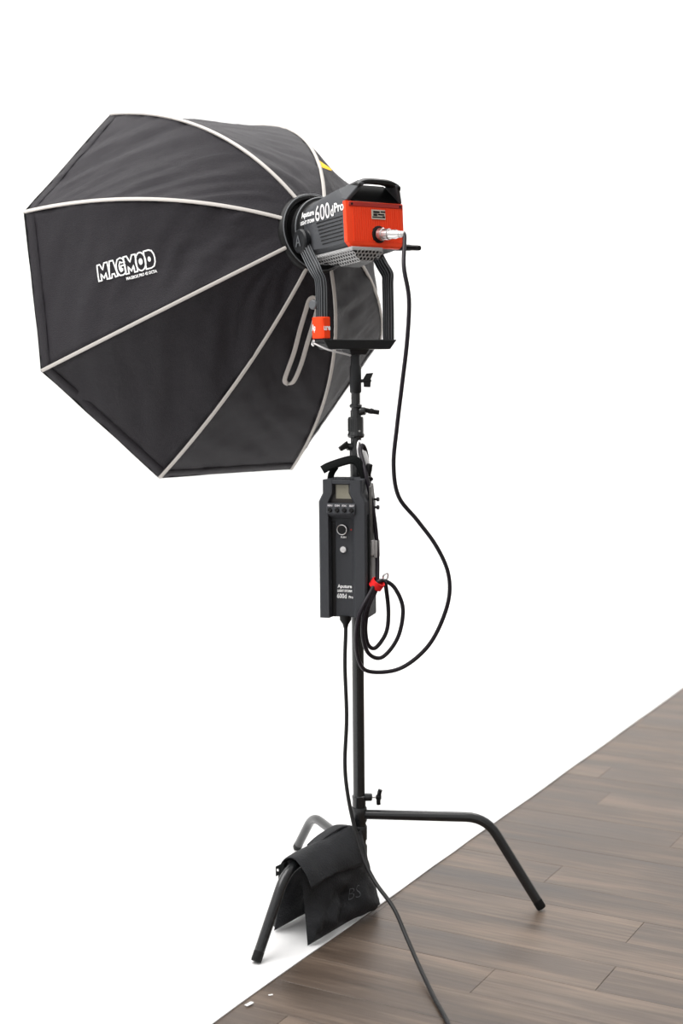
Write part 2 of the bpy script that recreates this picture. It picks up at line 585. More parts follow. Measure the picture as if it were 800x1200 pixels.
for k in range(8):
    mb = MB()
    vv = [S(panel_point(k, u / NU, t / NT)) for t in range(NT + 1) for u in range(NU + 1)]
    ff = [(t * (NU + 1) + u, t * (NU + 1) + u + 1, (t + 1) * (NU + 1) + u + 1, (t + 1) * (NU + 1) + u) for t in range(NT) for u in range(NU)]
    mb.add(vv, ff)
    p = obj('panel', mb, 'fabric', softbox)
    sd = p.modifiers.new('thickness', 'SOLIDIFY'); sd.thickness = 0.003; sd.offset = 0
    panels.append((vv, ff))
    # hem: a stitched double layer along the rim, child of its panel
    hv, hf = [], []
    for i in range(25):
        u = i / 24
        for t in (0.962, 0.982, 1.0):
            q = panel_point(k, u, t)
            rr = math.hypot(q.x, q.y)
            out = 0.0028 + 0.0030 * noise.noise((u * 16, t * 9, k * 2.2))
            hv.append(S(q + V((q.x / rr * out, q.y / rr * out, out * 0.5))))
    hf = [(i * 3 + j, (i + 1) * 3 + j, (i + 1) * 3 + j + 1, i * 3 + j + 1) for i in range(24) for j in range(2)]
    h = obj('hem', MB().add(hv, hf), 'fabric', p)
    sd = h.modifiers.new('thickness', 'SOLIDIFY'); sd.thickness = 0.003; sd.offset = -1
    # piping over the rib between two panels
    path = []
    for i in range(41):
        t = i / 40
        q = seam(k, t)
        rr = math.hypot(q.x, q.y)
        path.append(S(q + V((q.x / rr * .003, q.y / rr * .003, .002))))
    radial = S1 * RIM[k][0] + S2 * RIM[k][1]
    side = SN.cross(radial).normalized()
    obj('piping', MB().tube(path, 0, n=12, flat=(0.0050, 0.0030), side=side), 'piping', softbox)

rimp = []
for k in range(8):
    for i in range(8):
        u = i / 8
        q = V((*RIM[k], 0)).lerp(V((*RIM[(k + 1) % 8], 0)), u)
        wv = 0.004 * noise.noise((k * 3.3 + u * 5, 0.5, 2)) - 0.010 * 4 * u * (1 - u) * 0.35
        q = q * (1 + wv)
        rimp.append(S(q + V((0, 0, -0.002))))
obj('rim_binding', MB().tube(rimp, 0.0055, n=8, closed=True), 'binding', softbox)
df = MB()
inner = [S(V((x * 0.985, y * 0.985, 0.012))) for x, y in RIM]
ctr = S(V((0, 0, 0.02)))
df.add(inner + [ctr], [(i, (i + 1) % 8, 8) for i in range(8)])
d_ = obj('front_diffuser', df, 'diffuser', softbox)
sd = d_.modifiers.new('thickness', 'SOLIDIFY'); sd.thickness = 0.002
# mount ring between softbox and lamp
obj('mount_ring', MB().lathe(HUB - SN * 0.022, SN, [(0, .095), (0, .110), (.016, .112), (.026, .109), (.032, .102), (.032, .094), (.026, .090), (.012, .090), (.006, .09)], 48), 'black', softbox)
obj('ring_lip', MB().tube([HUB + SN * 0.012 + (S1 * math.cos(t) + S2 * math.sin(t)) * 0.1045 for t in (2 * math.pi * i / 56 for i in range(56))], 0.0018, n=8, closed=True), 'rib', softbox)


def panel_tree(k):
    vv, ff = panels[k]
    return BVHTree.FromPolygons([tuple(v) for v in vv], ff)


def on_panel(k, px, py):
    h = panel_tree(k).ray_cast(CAM, ray(px, py).normalized())
    return h[0], (h[1] if h[1] is None or h[1].dot(CAM - h[0]) > 0 else -h[1])


def print_on_panel(k, layers, c, x, nrm):
    """wraps flat lettering on to the panel along the panel's own normal"""
    tree = panel_tree(k)
    x = (x - nrm * x.dot(nrm)).normalized()
    y = nrm.cross(x)
    out = []
    for vv, ff, dx, dy, lift in layers:
        q = []
        for a, b in vv:
            p = c + x * (a + dx) + y * (b + dy) + nrm * 0.08
            h = tree.ray_cast(p, -nrm)
            q.append((h[0] if h[0] else c + x * (a + dx) + y * (b + dy)) + nrm * lift)
        out.append(MB().add(q, ff))
    return out


LA, ln = on_panel(1, 114, 323)
LB, _ = on_panel(1, 183, 304)
LC, lnrm = on_panel(1, 148, 313)
lx = LB - LA
Wl = lx.length * 0.96


def fit_w(geo, width):
    vv, ff = geo
    xs = [p[0] for p in vv]
    k = width / (max(xs) - min(xs)); mid = (max(xs) + min(xs)) / 2
    return [((p[0] - mid) * k, p[1]) for p in vv], ff


GL = {
    'M': (1.15, [(0, 0), (0, 1), (.32, 1), (.575, .62), (.83, 1), (1.15, 1), (1.15, 0), (.85, 0), (.85, .42), (.575, .10), (.30, .42), (.30, 0)]),
    'A': (.92, [(0, 0), (.28, 1), (.64, 1), (.92, 0), (.64, 0), (.58, .2), (.34, .2), (.28, 0)]),
    'G': (.92, [(.90, .72), (.76, .95), (.5, 1.02), (.22, .95), (.05, .72), (0, .45), (.08, .18), (.28, .0), (.6, -.02), (.90, .10), (.90, .54), (.5, .54), (.5, .34), (.62, .34), (.60, .25), (.44, .22), (.33, .36), (.33, .62), (.46, .78), (.60, .72)]),
    'O': (1.0, [(.5 + .5 * math.cos(i * math.pi / 8), .5 + .52 * math.sin(i * math.pi / 8)) for i in range(16)]),
    'D': (.98, [(0, 0), (0, 1), (.5, 1), (.78, .92), (.94, .72), (.98, .5), (.94, .28), (.78, .08), (.5, 0)])}


def ribbon(pts, w_):
    """white outline of one block letter, mitred at the corners"""
    dense = []
    for i in range(len(pts)):
        a, b = pts[i], pts[(i + 1) % len(pts)]
        m_ = max(1, int(math.hypot(b[0] - a[0], b[1] - a[1]) / .006))
        dense += [(a[0] + (b[0] - a[0]) * j / m_, a[1] + (b[1] - a[1]) * j / m_) for j in range(m_)]
    pts = dense
    k = len(pts)
    vv, ff = [], []
    for i in range(k):
        p0, p1, p2 = (V((*pts[(i + j) % k], 0)) for j in (-1, 0, 1))
        d1, d2 = (p1 - p0).normalized(), (p2 - p1).normalized()
        n1, n2 = V((-d1.y, d1.x, 0)), V((-d2.y, d2.x, 0))
        mt = (n1 + n2)
        mt = mt / max(mt.dot(n1), .7)
        for sg in (-1, 1):
            q = p1 + mt * (sg * w_ / 2)
            vv.append((q.x, q.y))
    ff = [(2 * i, 2 * i + 1, 2 * ((i + 1) % k) + 1, 2 * ((i + 1) % k)) for i in range(k)]
    return vv, ff


HT = 0.048
adv = [0]
for ch in 'MAGMOD':
    adv.append(adv[-1] + GL[ch][0] - .06)
kx = Wl / (adv[-1] + .06)
layers = []
for i, ch in enumerate('MAGMOD'):
    pts = [((x + adv[i]) * kx - Wl / 2, (y - .5) * HT * (.93 + .02 * i)) for x, y in GL[ch][1]]
    layers.append((*ribbon(pts, .0038), 0, .004, .0040))
for i, r in ((4, .19), (5, .15)):
    cx_ = (adv[i] + .5 - (.06 if i == 5 else 0)) * kx - Wl / 2
    dot = [(cx_ + r * kx * math.cos(t) * 1.05, r * HT * math.sin(t)) for t in (2 * math.pi * j / 14 for j in range(14))]
    layers.append((dot, [tuple(range(14))], 0, .004, .0040))
sub_g = fit_w(text_geo('MAGBOX PRO 42 OCTA', 0.011, 0.0004), Wl * 0.52)
layers.append((*sub_g, Wl * 0.235, -0.0325, 0.0042))
lay = print_on_panel(1, layers, LC, lx, lnrm)
lg = thing('logo', 'x', 'x', tuple(LC))
for k_ in ('label', 'category'):
    del lg[k_]
lg.parent = softbox
lg.location = LC - HUB
lg['label'] = 'white outlined MAGMOD logo'
for q in lay[:6]:
    obj('logo_letter', q, 'white', lg, smooth=False)
for q in lay[6:8]:
    obj('logo_dot', q, 'white', lg, smooth=False)
obj('logo_caption', lay[8], 'white', lg, smooth=False)

# long loop of piping around the gel slot on the lower panel (between ribs 3 and 4)
loop_px = [(371, 350), (366, 347), (361, 350), (357, 362), (350, 385), (342, 412), (334, 438), (333, 445), (338, 447), (344, 443), (351, 425), (359, 400), (366, 376), (370, 360)]
lp = []
for q in loop_px:
    h, nn = on_panel(3, *q)
    if h is None:
        h, nn = on_panel(4, *q)
    if h is not None:
        lp.append(h + nn * 0.009)
obj('gel_slot_piping', MB().tube(smooth_path(lp, 5, closed=True), 0, n=10, closed=True, flat=(0.0065, 0.003), side=SN.cross(lp[0] - lp[6])), 'piping', softbox)
# yellow pull tab on the far upper panel
tq = seam(7, 0.335)
tA, tB = S(seam(7, 0.285)) + S1 * .006, S(seam(7, 0.232)) + S1 * .006
tdir = (S1 * 0.80 - S2 * 0.42 + SN * 0.42).normalized()
obj('pull_tab', MB().prism([tA, tB, tB + tdir * 0.032, tB.lerp(tA, .25) + tdir * 0.030], (S1 + S2) * .0018), 'yellow', softbox, label='small yellow pull tab')

# ------------------------------------------------------------------ lamp head
LN, L1, L2 = axes(4 * D2R)
L0 = HUB.copy()


def L(s, r, u):
    return L0 + LN * s + L1 * r + L2 * u


lamp = thing('lamp_head', 'charcoal studio lamp head with orange back panel and carrying handle', 'studio lamp', tuple(L(0.12, 0, -0.08)))


def section(s, hw, ub, ut, cb, ct):
    """eight-sided rounded cross-section"""
    return [L(s, -hw, ub + cb), L(s, -hw, ut - ct), L(s, -hw + ct * .35, ut - ct * .3), L(s, -hw + ct, ut), L(s, hw - ct, ut), L(s, hw - ct * .35, ut - ct * .3), L(s, hw, ut - ct), L(s, hw, ub + cb), L(s, hw - cb, ub), L(s, -hw + cb, ub)]


obj('body', MB().loft([section(.062, .072, -.075, .050, .03, .035), section(.075, .081, -.083, .058, .026, .030), section(.13, .087, -.085, .066, .02, .026), section(.205, .088, -.084, .076, .016, .026), section(.240, .088, -.082, .080, .014, .028), section(.279, .088, -.079, .039, .012, .004)]), 'body', lamp)
obj('front_flange', MB().lathe(L(.022, 0, 0), LN, [(0, .088), (.010, .090), (.022, .090), (.026, .082), (.044, .078), (.05, .07)], 40), 'black', lamp)
obj('flange_lip', MB().tube([L(.045, .0885 * math.cos(t), .0885 * math.sin(t)) for t in (2 * math.pi * i / 48 for i in range(48))], 0.0022, n=6, closed=True), 'rib', lamp)
# orange rear panel: side returns and ribbed face
rp = obj('back_panel', MB().loft([
    [L(.272, -.0893, .036), L(.272, .0893, .036), L(.272, .0893, -.066), L(.272, .077, -.0795), L(.272, -.077, -.0795), L(.272, -.0893, -.066)],
    [L(.284, -.0893, .036), L(.284, .0893, .036), L(.284, .0880, -.066), L(.284, .074, -.0790), L(.284, -.074, -.0790), L(.284, -.0885, -.066)],
    [L(.288, -.083, .034), L(.288, .085, .034), L(.288, .083, -.064), L(.288, .072, -.0750), L(.288, -.067, -.0750), L(.288, -.078, -.064)]]), 'orange', lamp, label='bright orange ribbed back panel')
for i in range(22):
    r = -.070 + i * .0069
    obj('panel_rib', MB().box(L(.2888, r, -.022), (.0012, .0028, .086), (LN, L1, L2)), 'orange', rp, smooth=False)
ts = obj('top_strip', MB().box(L(.2888, .001, .0275), (.003, .168, .011), (LN, L1, L2)), 'orange_dark', rp, bevel=.0015)
for r in (-.074, .076):
    obj('screw', MB().lathe(L(.290, r, .0275), LN, [(0, .0032), (.0015, .0028)], 10), 'black', rp)
stk = obj('sticker', MB().box(L(.2905, .006, .004), (.0012, .043, .024), (LN, L1, L2)), 'sticker', rp, smooth=False, label='small beige and black rating sticker')
sb = MB()
for i, (r, u, w_, h_) in enumerate([(-.006, .010, .020, .005), (.014, .011, .014, .004), (-.010, .003, .012, .006), (.008, .004, .020, .004), (-.004, -.003, .030, .003), (.016, -.002, .008, .005)]):
    sb.box(L(.2913, .006 + r, .004 + u - .004), (.0006, w_, h_), (LN, L1, L2))
obj('sticker_print', sb, 'black', stk, smooth=False)
# handle: two slanted cheeks and a top bar over a dark recess
for sg in (-1, 1):
    a = [L(.235, sg * .0875, .052), L(.284, sg * .0885, .036), L(.314, sg * .060, .078), L(.298, sg * .057, .088), L(.252, sg * .064, .080)]
    b = [L(.235, sg * .0755, .052), L(.284, sg * .0765, .036), L(.314, sg * .047, .075), L(.298, sg * .045, .086), L(.252, sg * .052, .080)]
    obj('handle_cheek', MB().loft([a, b]), 'body', lamp, bevel=.003)
bar = []
for i in range(13):
    r = -.066 + .132 * i / 12
    dz = -.014 * (abs(r) / .066) ** 4
    bar.append([L(.310, r, .077 + dz), L(.312, r, .087 + dz), L(.300, r, .093 + dz), L(.270, r, .092 + dz), L(.266, r, .085 + dz), L(.285, r, .080 + dz)])
obj('handle_bar', MB().loft(bar), 'black', lamp, bevel=.002)
obj('recess_panel', MB().prism([L(.2845, -.076, .037), L(.2845, .076, .037), L(.256, .050, .083), L(.256, -.050, .083)], LN * .002), 'black_gloss', lamp, smooth=False)
# side ventilation grooves
for sg in (-1, 1):
    gv = MB()
    for i in range(7):
        u = .000 - i * .0095
        gv.box(L(.205 + .002 * i, sg * .0882, u), (.120 - .004 * i, .0014, .0022), (LN, L1, L2))
    obj('side_vent', gv, 'black', lamp, smooth=False)
# perforated metal guard below the body
CELL = .0112


def hex_sheet(org, ux, uy, ncol, nrow, trim):
    """perforated sheet: rows of hexagon rings on the plane through org"""
    g = MB()
    for i in range(ncol):
        for j in range(nrow):
            cx_, cy_ = (i + (.5 if j % 2 else 0)) * CELL, j * CELL * .866
            if not trim(cx_, cy_):
                continue
            o_, i_ = [], []
            for q in range(6):
                t = q * math.pi / 3 + math.pi / 6
                for lst, k in ((o_, .60), (i_, .40)):
                    lst.append(org + ux * (cx_ + CELL * k * math.cos(t)) + uy * (cy_ + CELL * k * math.sin(t)))
            g.add(o_ + i_, [(q, (q + 1) % 6, 6 + (q + 1) % 6, 6 + q) for q in range(6)])
    return g


for sg in (-1,):
    dn = (L2 * -.80 - L1 * (sg * .60)).normalized()
    g_ = obj('vent_guard', hex_sheet(L(.128, sg * .0815, -.090), LN, dn, 15, 4, lambda x, y: y < .010 + x * .25), 'mesh', lamp, smooth=False, label='pale perforated hexagon vent guard')
    sd = g_.modifiers.new('thickness', 'SOLIDIFY'); sd.thickness = 0.0016
    obj('guard_rail', MB().loft([[L(s_, sg * .0845, -.080), L(s_, sg * .0780, -.080), L(s_, sg * .0770, -.0895), L(s_, sg * .0825, -.0895)] for s_ in (.115, .296)]), 'mesh', lamp, bevel=.0015)
g_ = obj('vent_guard', hex_sheet(L(.2945, -.072, -.092), L1, (L2 * -.8 - LN * .5).normalized(), 14, 3, lambda x, y: x + y * .8 < .082 and x > y * .5), 'mesh', lamp, smooth=False)
sd = g_.modifiers.new('thickness', 'SOLIDIFY'); sd.thickness = 0.0016
obj('guard_rail', MB().box(L(.294, -.034, -.0845), (.004, .090, .009), (LN, L1, L2)), 'mesh', lamp, bevel=.0015)
obj('fan_tray', MB().loft([[L(.125, -.072, -.086), L(.286, -.072, -.086), L(.286, .012, -.086), L(.125, .060, -.086)], [L(.160, -.050, -.112), L(.276, -.050, -.112), L(.276, -.006, -.112), L(.160, .030, -.112)]]), 'black', lamp)
# lettering on the near side
tx = MB()
text_on('Aputure', .020, L(.108, -.0895, .030), LN, L2, width=.060, mbuf=tx, offset=.0006)
text_on('LIGHT STORM', .0125, L(.105, -.0895, .010), LN, L2, width=.066, mbuf=tx, offset=.0004)
text_on('600', .056, L(.178, -.0895, .022), LN, L2, width=.068, mbuf=tx, offset=.0005)
text_on('d', .038, L(.222, -.0895, .018), LN, L2, width=.013, mbuf=tx, offset=.0006)
text_on('Pro', .032, L(.254, -.0895, .024), LN, L2, width=.042, mbuf=tx, offset=.0008)
obj('name_print', tx, 'white', lamp, smooth=False, label='white Aputure Light Storm 600d Pro lettering')
t6 = MB(); text_on('600', .056, L(.178, -.0901, .022), LN, L2, width=.062, mbuf=t6, offset=-.0016)
obj('name_print', t6, 'softgrey', lamp, smooth=False)
# power connector with its silver collar
cdir = (LN * 0.93 + L1 * 0.30 - L2 * 0.12).normalized()
cb = L(.286, .006, -.046)
cn = obj('connector', MB().lathe(cb, LN, [(0, .022), (.004, .022), (.006, .0185), (.010, .0185)], 24), 'black', lamp)
obj('collar', MB().lathe(cb + LN * .006, cdir, [(0, .0165), (.012, .0165), (.014, .0145), (.030, .0145), (.032, .0120), (.052, .0115), (.056, .0095), (.070, .0080)], 24), 'silver', cn, label='silver connector collar')
CABLE0 = cb + LN * .006 + cdir * .066

# yoke, standing upright on the spigot
YH = V((math.cos(AZ), math.sin(AZ), 0))


def Y(h, w_, z):
    return YH * h + L1 * w_ + V((0, 0, z))


UPZ = V((0, 0, 1))
yk = MB()
PZ = 1.803
obj('yoke_plate', MB().loft([[Y(-.024, w_, 1.520), Y(.024, w_, 1.520), Y(.028, w2, 1.546), Y(-.028, w2, 1.546)] for w_, w2 in ((-.098, -.118), (.098, .118))]), 'yoke', lamp, bevel=.003)
obj('yoke_base', MB().loft([[Y(h, w_, z) for h, w_ in ((-.022, -.034), (.022, -.034), (.022, .034), (-.022, .034))] if z > 1.515 else [Y(h, w_, z) for h, w_ in ((-.016, -.024), (.016, -.024), (.016, .024), (-.016, .024))] for z in (1.505, 1.524)]), 'yoke', lamp, bevel=.002)
obj('stand_socket', MB().lathe((0, 0, 1.405), UPZ, [(0, .0135), (.004, .0155), (.070, .0155), (.074, .0130), (.104, .0130)]), 'yoke', lamp)
# wing screw of the socket
ws = obj('lock_screw', MB().cyl((0.010, -.006, 1.437), (0.024, -.008, 1.437), .0050, n=10), 'black', lamp)
obj('grip', MB().prism([(0.018, -.012, 1.440), (0.028, -.012, 1.457), (0.046, -.014, 1.458), (0.038, -.014, 1.440)], (0.002, .010, 0)).prism([(0.020, -.012, 1.435), (0.039, -.013, 1.435), (0.038, -.013, 1.420), (0.021, -.012, 1.421)], (0.002, .010, 0)).box((.030, -.007, 1.4375), (.024, .013, .006)), 'black', ws, bevel=.0015)
for sg in (-1, 1):
    w0 = sg * .107
    cl = [(-.074, PZ), (-.060, 1.779), (-.032, 1.744), (-.009, 1.718), (.000, 1.692), (.002, 1.62), (.002, 1.535)]
    path = smooth_path([Y(h, w0 + sg * (.006 if z > 1.7 else 0), z) for h, z in cl], 5)
    arm = obj('yoke_arm', MB().tube(path, 0, n=16, flat=(.0185, .0075), side=YH), 'yoke', lamp)
    for dh, dw in ((-.0125, .0082), (-.0040, .0085), (.0045, .0085), (.0130, .0080), (-.0125, -.0082), (-.0040, -.0085), (.0045, -.0085), (.0130, -.0080), (.0186, .0030), (.0186, -.0036)):
        pr = []
        for i, p in enumerate(path):
            if i < 4 or i > len(path) - 2:
                continue
            T = (path[i + 1] - path[i - 1]).normalized()
            x = (YH - T * YH.dot(T)).normalized()
            pr.append(p + x * dh + L1 * (sg * dw))
        obj('rib', MB().tube(pr, .0015, n=6), 'rib', arm)
    kb = Y(-.074, w0 + sg * .004, PZ)
    k_ = obj('pivot_knob', MB().lathe(kb - L1 * (sg * .022), L1 * sg, [(0, .030), (.014, .031), (.017, .027), (.022, .027), (.024, .032), (.033, .032), (.037, .0285), (.038, .010)], 32), 'yoke', lamp)
    if sg < 0:
        pc = kb - L1 * .0172
        em = MB()
        for (x1, y1, x2, y2, th) in ((0, .015, -.010, -.014, .0035), (0, .015, .010, -.014, .0035), (-.006, -.004, .006, -.004, .003)):
            a, b = pc + LN * x1 + L2 * y1, pc + LN * x2 + L2 * y2
            dd = (b - a).normalized(); sx = dd.cross(L1)
            em.prism([a + sx * th * .5, b + sx * th * .5, b - sx * th * .5, a - sx * th * .5], L1 * -.0008)
        obj('emblem', em, 'rib', k_, smooth=False, label='pale A-shaped emblem')
obj('arm_button', MB().lathe(Y(-.018, -.113, 1.636), V((-.5, -.8, 0)), [(0, .010), (.006, .0125), (.012, .0125), (.015, .010)], 16), 'rib', lamp)
# tilt lever on the far side, its hub and a brass washer
tl = obj('tilt_lever', MB().tube(smooth_path([Y(-.060, .128, 1.795), Y(-.02, .128, 1.793), Y(.03, .126, 1.789), Y(.075, .125, 1.785), Y(.118, .124, 1.781)], 5), [.009] * 11 + [.0085] * 5 + [.0072] * 4 + [.0065], n=12), 'black', lamp)
obj('lever_hub', MB().lathe(Y(-.062, .095, 1.772), L1, [(0, .012), (.02, .0135), (.03, .012)], 20), 'black', lamp)
obj('lever_knob', MB().lathe(Y(-.005, .075, 1.770), YH, [(-.006, .008), (0, .0125), (.012, .0125), (.018, .009)], 20), 'black', lamp)
obj('washer', MB().lathe(Y(-.002, .092, 1.792), V((.3, -.4, .8)), [(-.012, .004), (.012, .004)], 10), 'brass', lamp)

# orange strap wrapped around the near yoke arm
st = thing('cable_strap', 'orange hook-and-loop strap with white lettering wrapped around the yoke arm', 'strap', tuple(Y(.002, -.107, 1.555)))
sec = [(-.0275, -.006), (-.022, -.0145), (.021, -.0145), (.0255, -.010), (.0255, .012), (-.0235, .013)]
sm = MB().loft([[Y(.000 + h, -.107 + w_, z) for h, w_ in sec] for z in (1.548, 1.551, 1.600, 1.604)])
obj('band', sm, 'orange_cloth', st, bevel=.003)
obj('lettering', text_on('Ap', .022, Y(-.013, -.1221, 1.576), YH, UPZ, width=.016, offset=.0008), 'white', st, smooth=False)
obj('lettering', text_on('ure', .020, Y(.0262, -.106, 1.576), L1, UPZ, width=.021, offset=.0008), 'white', st, smooth=False)

# thin safety wire with a silver clip below the strap
sf = thing('safety_wire', 'thin silver safety wire with clip looped below the orange strap', 'wire', tuple(Y(0, -.12, 1.54)))
obj('clip', MB().tube(smooth_path([Y(-.016, -.122, 1.545), Y(-.019, -.124, 1.534), Y(-.012, -.124, 1.531), Y(-.008, -.124, 1.541)], 5, closed=True), .0022, n=8, closed=True), 'silver', sf)
obj('wire', MB().tube(smooth_path([Y(-.008, -.124, 1.536), Y(.008, -.116, 1.528), Y(.026, -.100, 1.518), Y(.030, -.075, 1.512), Y(.026, -.050, 1.508), Y(.018, -.028, 1.504)], 6), .0024, n=8), 'pale', sf)

# ------------------------------------------------------------------ control box hanging on the stand
YAW = 17 * D2R
BF = V((-math.sin(YAW), -math.cos(YAW), 0))            # outward from the front face
BX = V((math.cos(YAW), -math.sin(YAW), 0))
BD, BWD = 0.098, 0.128
BC = BF * (0.030 + BD) + V((-0.002, 0, 0))              # middle of the front face
zt = at(403, 562, BC.y).z
zb = at(403, 725, BC.y).z
BH = zt - zb


def B(x, d, z):
    """x across, d depth behind the front, z above the bottom"""
    return BC + BX * x - BF * d + V((0, 0, zb + z))


BAX = (BX, -BF, UPZ)
box = thing('control_box', 'charcoal ballast control box with small screen clamped to the stand pole', 'control box', tuple(B(0, BD / 2, 0)))
hw = BWD / 2
outline = [(-hw, 0), (hw, 0), (hw, BH - .058), (hw - .011, BH - .036), (hw - .011, BH), (-hw + .013, BH), (-hw + .013, BH - .036), (-hw, BH - .058)]
obj('body', MB().prism([B(x, .022, z) for x, z in outline], -BF * (BD - .022)), 'box', box, bevel=.004)
for sg, x0, x1, xi in ((-1, -hw, -hw + .026, -hw + .041), (1, hw - .030, hw, hw - .044)):
    # side rail: proud front, sloped inner cheek
    if sg < 0:
        sec = [(x0, .024), (x0, 0.004), (x0 + .004, 0), (x1, 0), (x1 + .003, .024)]
    else:
        sec = [(x1, .024), (x1, 0.004), (x1 - .004, 0), (x0, 0), (xi, .024)]
    zz = BH - .058
    mb = MB().loft([[B(x, d, z) for x, d in sec] for z in (0.0 if sg < 0 else .004, zz)])
    obj('front_rail', mb, 'box', box)
    s2 = [(x + (-sg * .011), d) for x, d in sec]
    mb = MB().loft([[B(x, d, zz) for x, d in sec], [B(x, d, zz + .022) for x, d in s2], [B(x, d, BH - .001) for x, d in s2]])
    obj('front_rail', mb, 'box', box)
obj('slot_shade_strip', MB().box(B(-.0310, .0212, (BH - .11) / 2), (.0110, .003, BH - .112), BAX), 'black_gloss', box, smooth=False)  # black strip that paints the shade of a deep slot beside the rail
obj('top_bridge', MB().loft([[B(x, d, BH - .012), B(x, d, BH - .001)] [::1] + [B(x, .024, BH - .001), B(x, .024, BH - .012)] for x, d in ((-.036, .001), (.036, .001))]), 'box', box, bevel=.0015)
for i in range(9):
    obj('grip_tooth', MB().box(B(-.026 + i * .0065, .008, BH + .0015), (.0035, .012, .004), BAX), 'box', box, smooth=False)
dp = obj('display_frame', MB().box(B(-.001, .021, BH - .036), (.078, .006, .052), BAX), 'lcd_dark', box, smooth=False)
obj('screen', MB().box(B(.003, .0172, BH - .033), (.047, .003, .036), BAX), 'lcd', dp, smooth=False, label='olive grey screen')
sc_ = MB()
for i, (x, z, w_) in enumerate([(-.010, .010, .016), (.010, .010, .010), (-.006, .000, .026), (.004, -.009, .030)]):
    sc_.box(B(.003 + x, .0153, BH - .033 + z), (w_, .0006, .0022), BAX)
obj('screen_print', sc_, 'lcd', dp, smooth=False)
# button console: wedge that stands proud below the display
bz = BH - .078
con = obj('button_console', MB().loft([[B(x, -.002, bz + .016), B(x, -.010, bz - .010), B(x + (.006 if x < 0 else -.006), .020, bz - .026), B(x, .024, bz + .016)] for x in (-.041, .037)]), 'box', box, bevel=.002)
fdir = (BF * .94 + UPZ * .26).normalized()
for i in range(4):
    c_ = B(-.0305 + i * .0195, -.0075, bz - .001)
    b_ = obj('button', MB().lathe(c_, fdir, [(0, .0062), (.003, .0062), (.0045, .005)], 18), 'black_gloss', con)
lt = MB()
for i, t_ in enumerate(('MENU', 'DIM', 'FX', 'SELECT')):
    text_on(t_, .0062, B(-.0305 + i * .0195, -.0050, bz + .0105), BX, UPZ, width=.013, mbuf=lt, lift=.001, offset=.0003)
obj('button_print', lt, 'softgrey', con, smooth=False)
fd = .022
kz = BH - (621 - 562) / 163 * BH
dl = obj('dial', MB().lathe(B(-.004, fd, kz), BF, [(0, .0135), (.010, .0132), (.012, .0115), (.0125, .004)], 28), 'black', box)
obj('dial_ring', MB().tube([B(-.004 + .0130 * math.cos(t), fd - .0115, kz + .0130 * math.sin(t)) for t in (2 * math.pi * i / 32 for i in range(32))], .0014, n=6, closed=True), 'silver', dl)
obj('dial_print', text_on('PUSH', .0062, B(-.003, fd, kz - .021), BX, UPZ, lift=.0008, width=.015, offset=.0003), 'white', box, smooth=False)
pz = BH - (644.5 - 562) / 163 * BH
obj('power_button', MB().lathe(B(-.003, fd, pz), BF, [(0, .0095), (.004, .0095), (.006, .008), (.0065, .003)], 24), 'silver', box, label='round silver power button')
obj('indicator_light', MB().lathe(B(.020, fd - .006, kz), BF, [(0, .0022), (.0012, .002)], 8), 'orange_dark', box)
tz = BH - (694 - 562) / 163 * BH
nb = MB()
text_on('Aputure', .0125, B(-.001, fd, tz + .0125), BX, UPZ, lift=.0008, width=.039, mbuf=nb, offset=.0004)
text_on('LIGHT STORM', .0085, B(-.001, fd, tz + .0005), BX, UPZ, lift=.0008, width=.040, mbuf=nb, offset=.0004)
text_on('600d', .017, B(-.009, fd, tz - .0135), BX, UPZ, lift=.0008, width=.026, mbuf=nb, offset=.0004)
text_on('Pro', .0095, B(.016, fd, tz - .0155), BX, UPZ, lift=.0008, width=.012, mbuf=nb, offset=.0003)
obj('name_print', nb, 'white', box, smooth=False, label='white Aputure Light Storm 600d Pro lettering')
# carrying strap
hs = [B(-.050, .035, BH - .004), B(-.046, .040, BH + .012), B(-.036, .040, BH + .028), B(-.050, .030, BH + .032), B(-.062, .022, BH + .026)]
obj('strap_end', MB().tube(smooth_path([B(-.043, .040, BH - .004), B(-.040, .041, BH + .012), B(-.028, .044, BH + .030)], 6), 0, n=12, flat=(.0105, .003), side=-BF + BX * .6), 'binding', box)
hp = smooth_path([B(-.062, .030, BH + .022), B(-.046, .036, BH + .031), B(-.018, .044, BH + .041), B(.010, .050, BH + .048), B(.026, .052, BH + .044), B(.040, .052, BH + .022), B(.050, .052, BH - .004)], 7)
obj('carry_strap', MB().tube(hp, 0, n=12, flat=(.0115, .0055), side=UPZ * .8 - BF * .5 + BX * .45), 'binding', box)
# mounting rail and clamp on the right side
sx = hw
mp_ = obj('mounting_plate', MB().prism([B(sx + .0005, d, z) for d, z in ((.030, .06), (.062, .06), (.066, BH - .05), (.052, BH - .012), (.030, BH - .02))], BX * .006), 'plate', box, bevel=.001)
for z in (BH - .055, BH - .076):
    obj('side_knob', MB().lathe(B(sx + .006, .058, z), BX, [(0, .003), (.008, .003), (.008, .006), (.014, .0055)], 12), 'cable', box)
obj('side_bracket', MB().box(B(sx + .012, .060, BH - .185), (.010, .030, .046), BAX), 'pale', box, bevel=.002)
obj('side_bracket', MB().box(B(sx + .005, .040, BH - .180), (.012, .022, .040), BAX), 'pale', box, bevel=.002)
obj('side_slot', MB().box(B(sx + .003, .022, BH * .45), (.006, .010, BH * .60), BAX), 'black', box, bevel=.001)
for z in (.085, .062):
    obj('side_foot', MB().box(B(-sx - .003, .040, z), (.008, .020, .011), BAX), 'cable', box, bevel=.001)
obj('pole_clamp', MB().box(B(.005, BD + .010, BH * .62), (.060, .022, .070), BAX), 'black', box, bevel=.003)
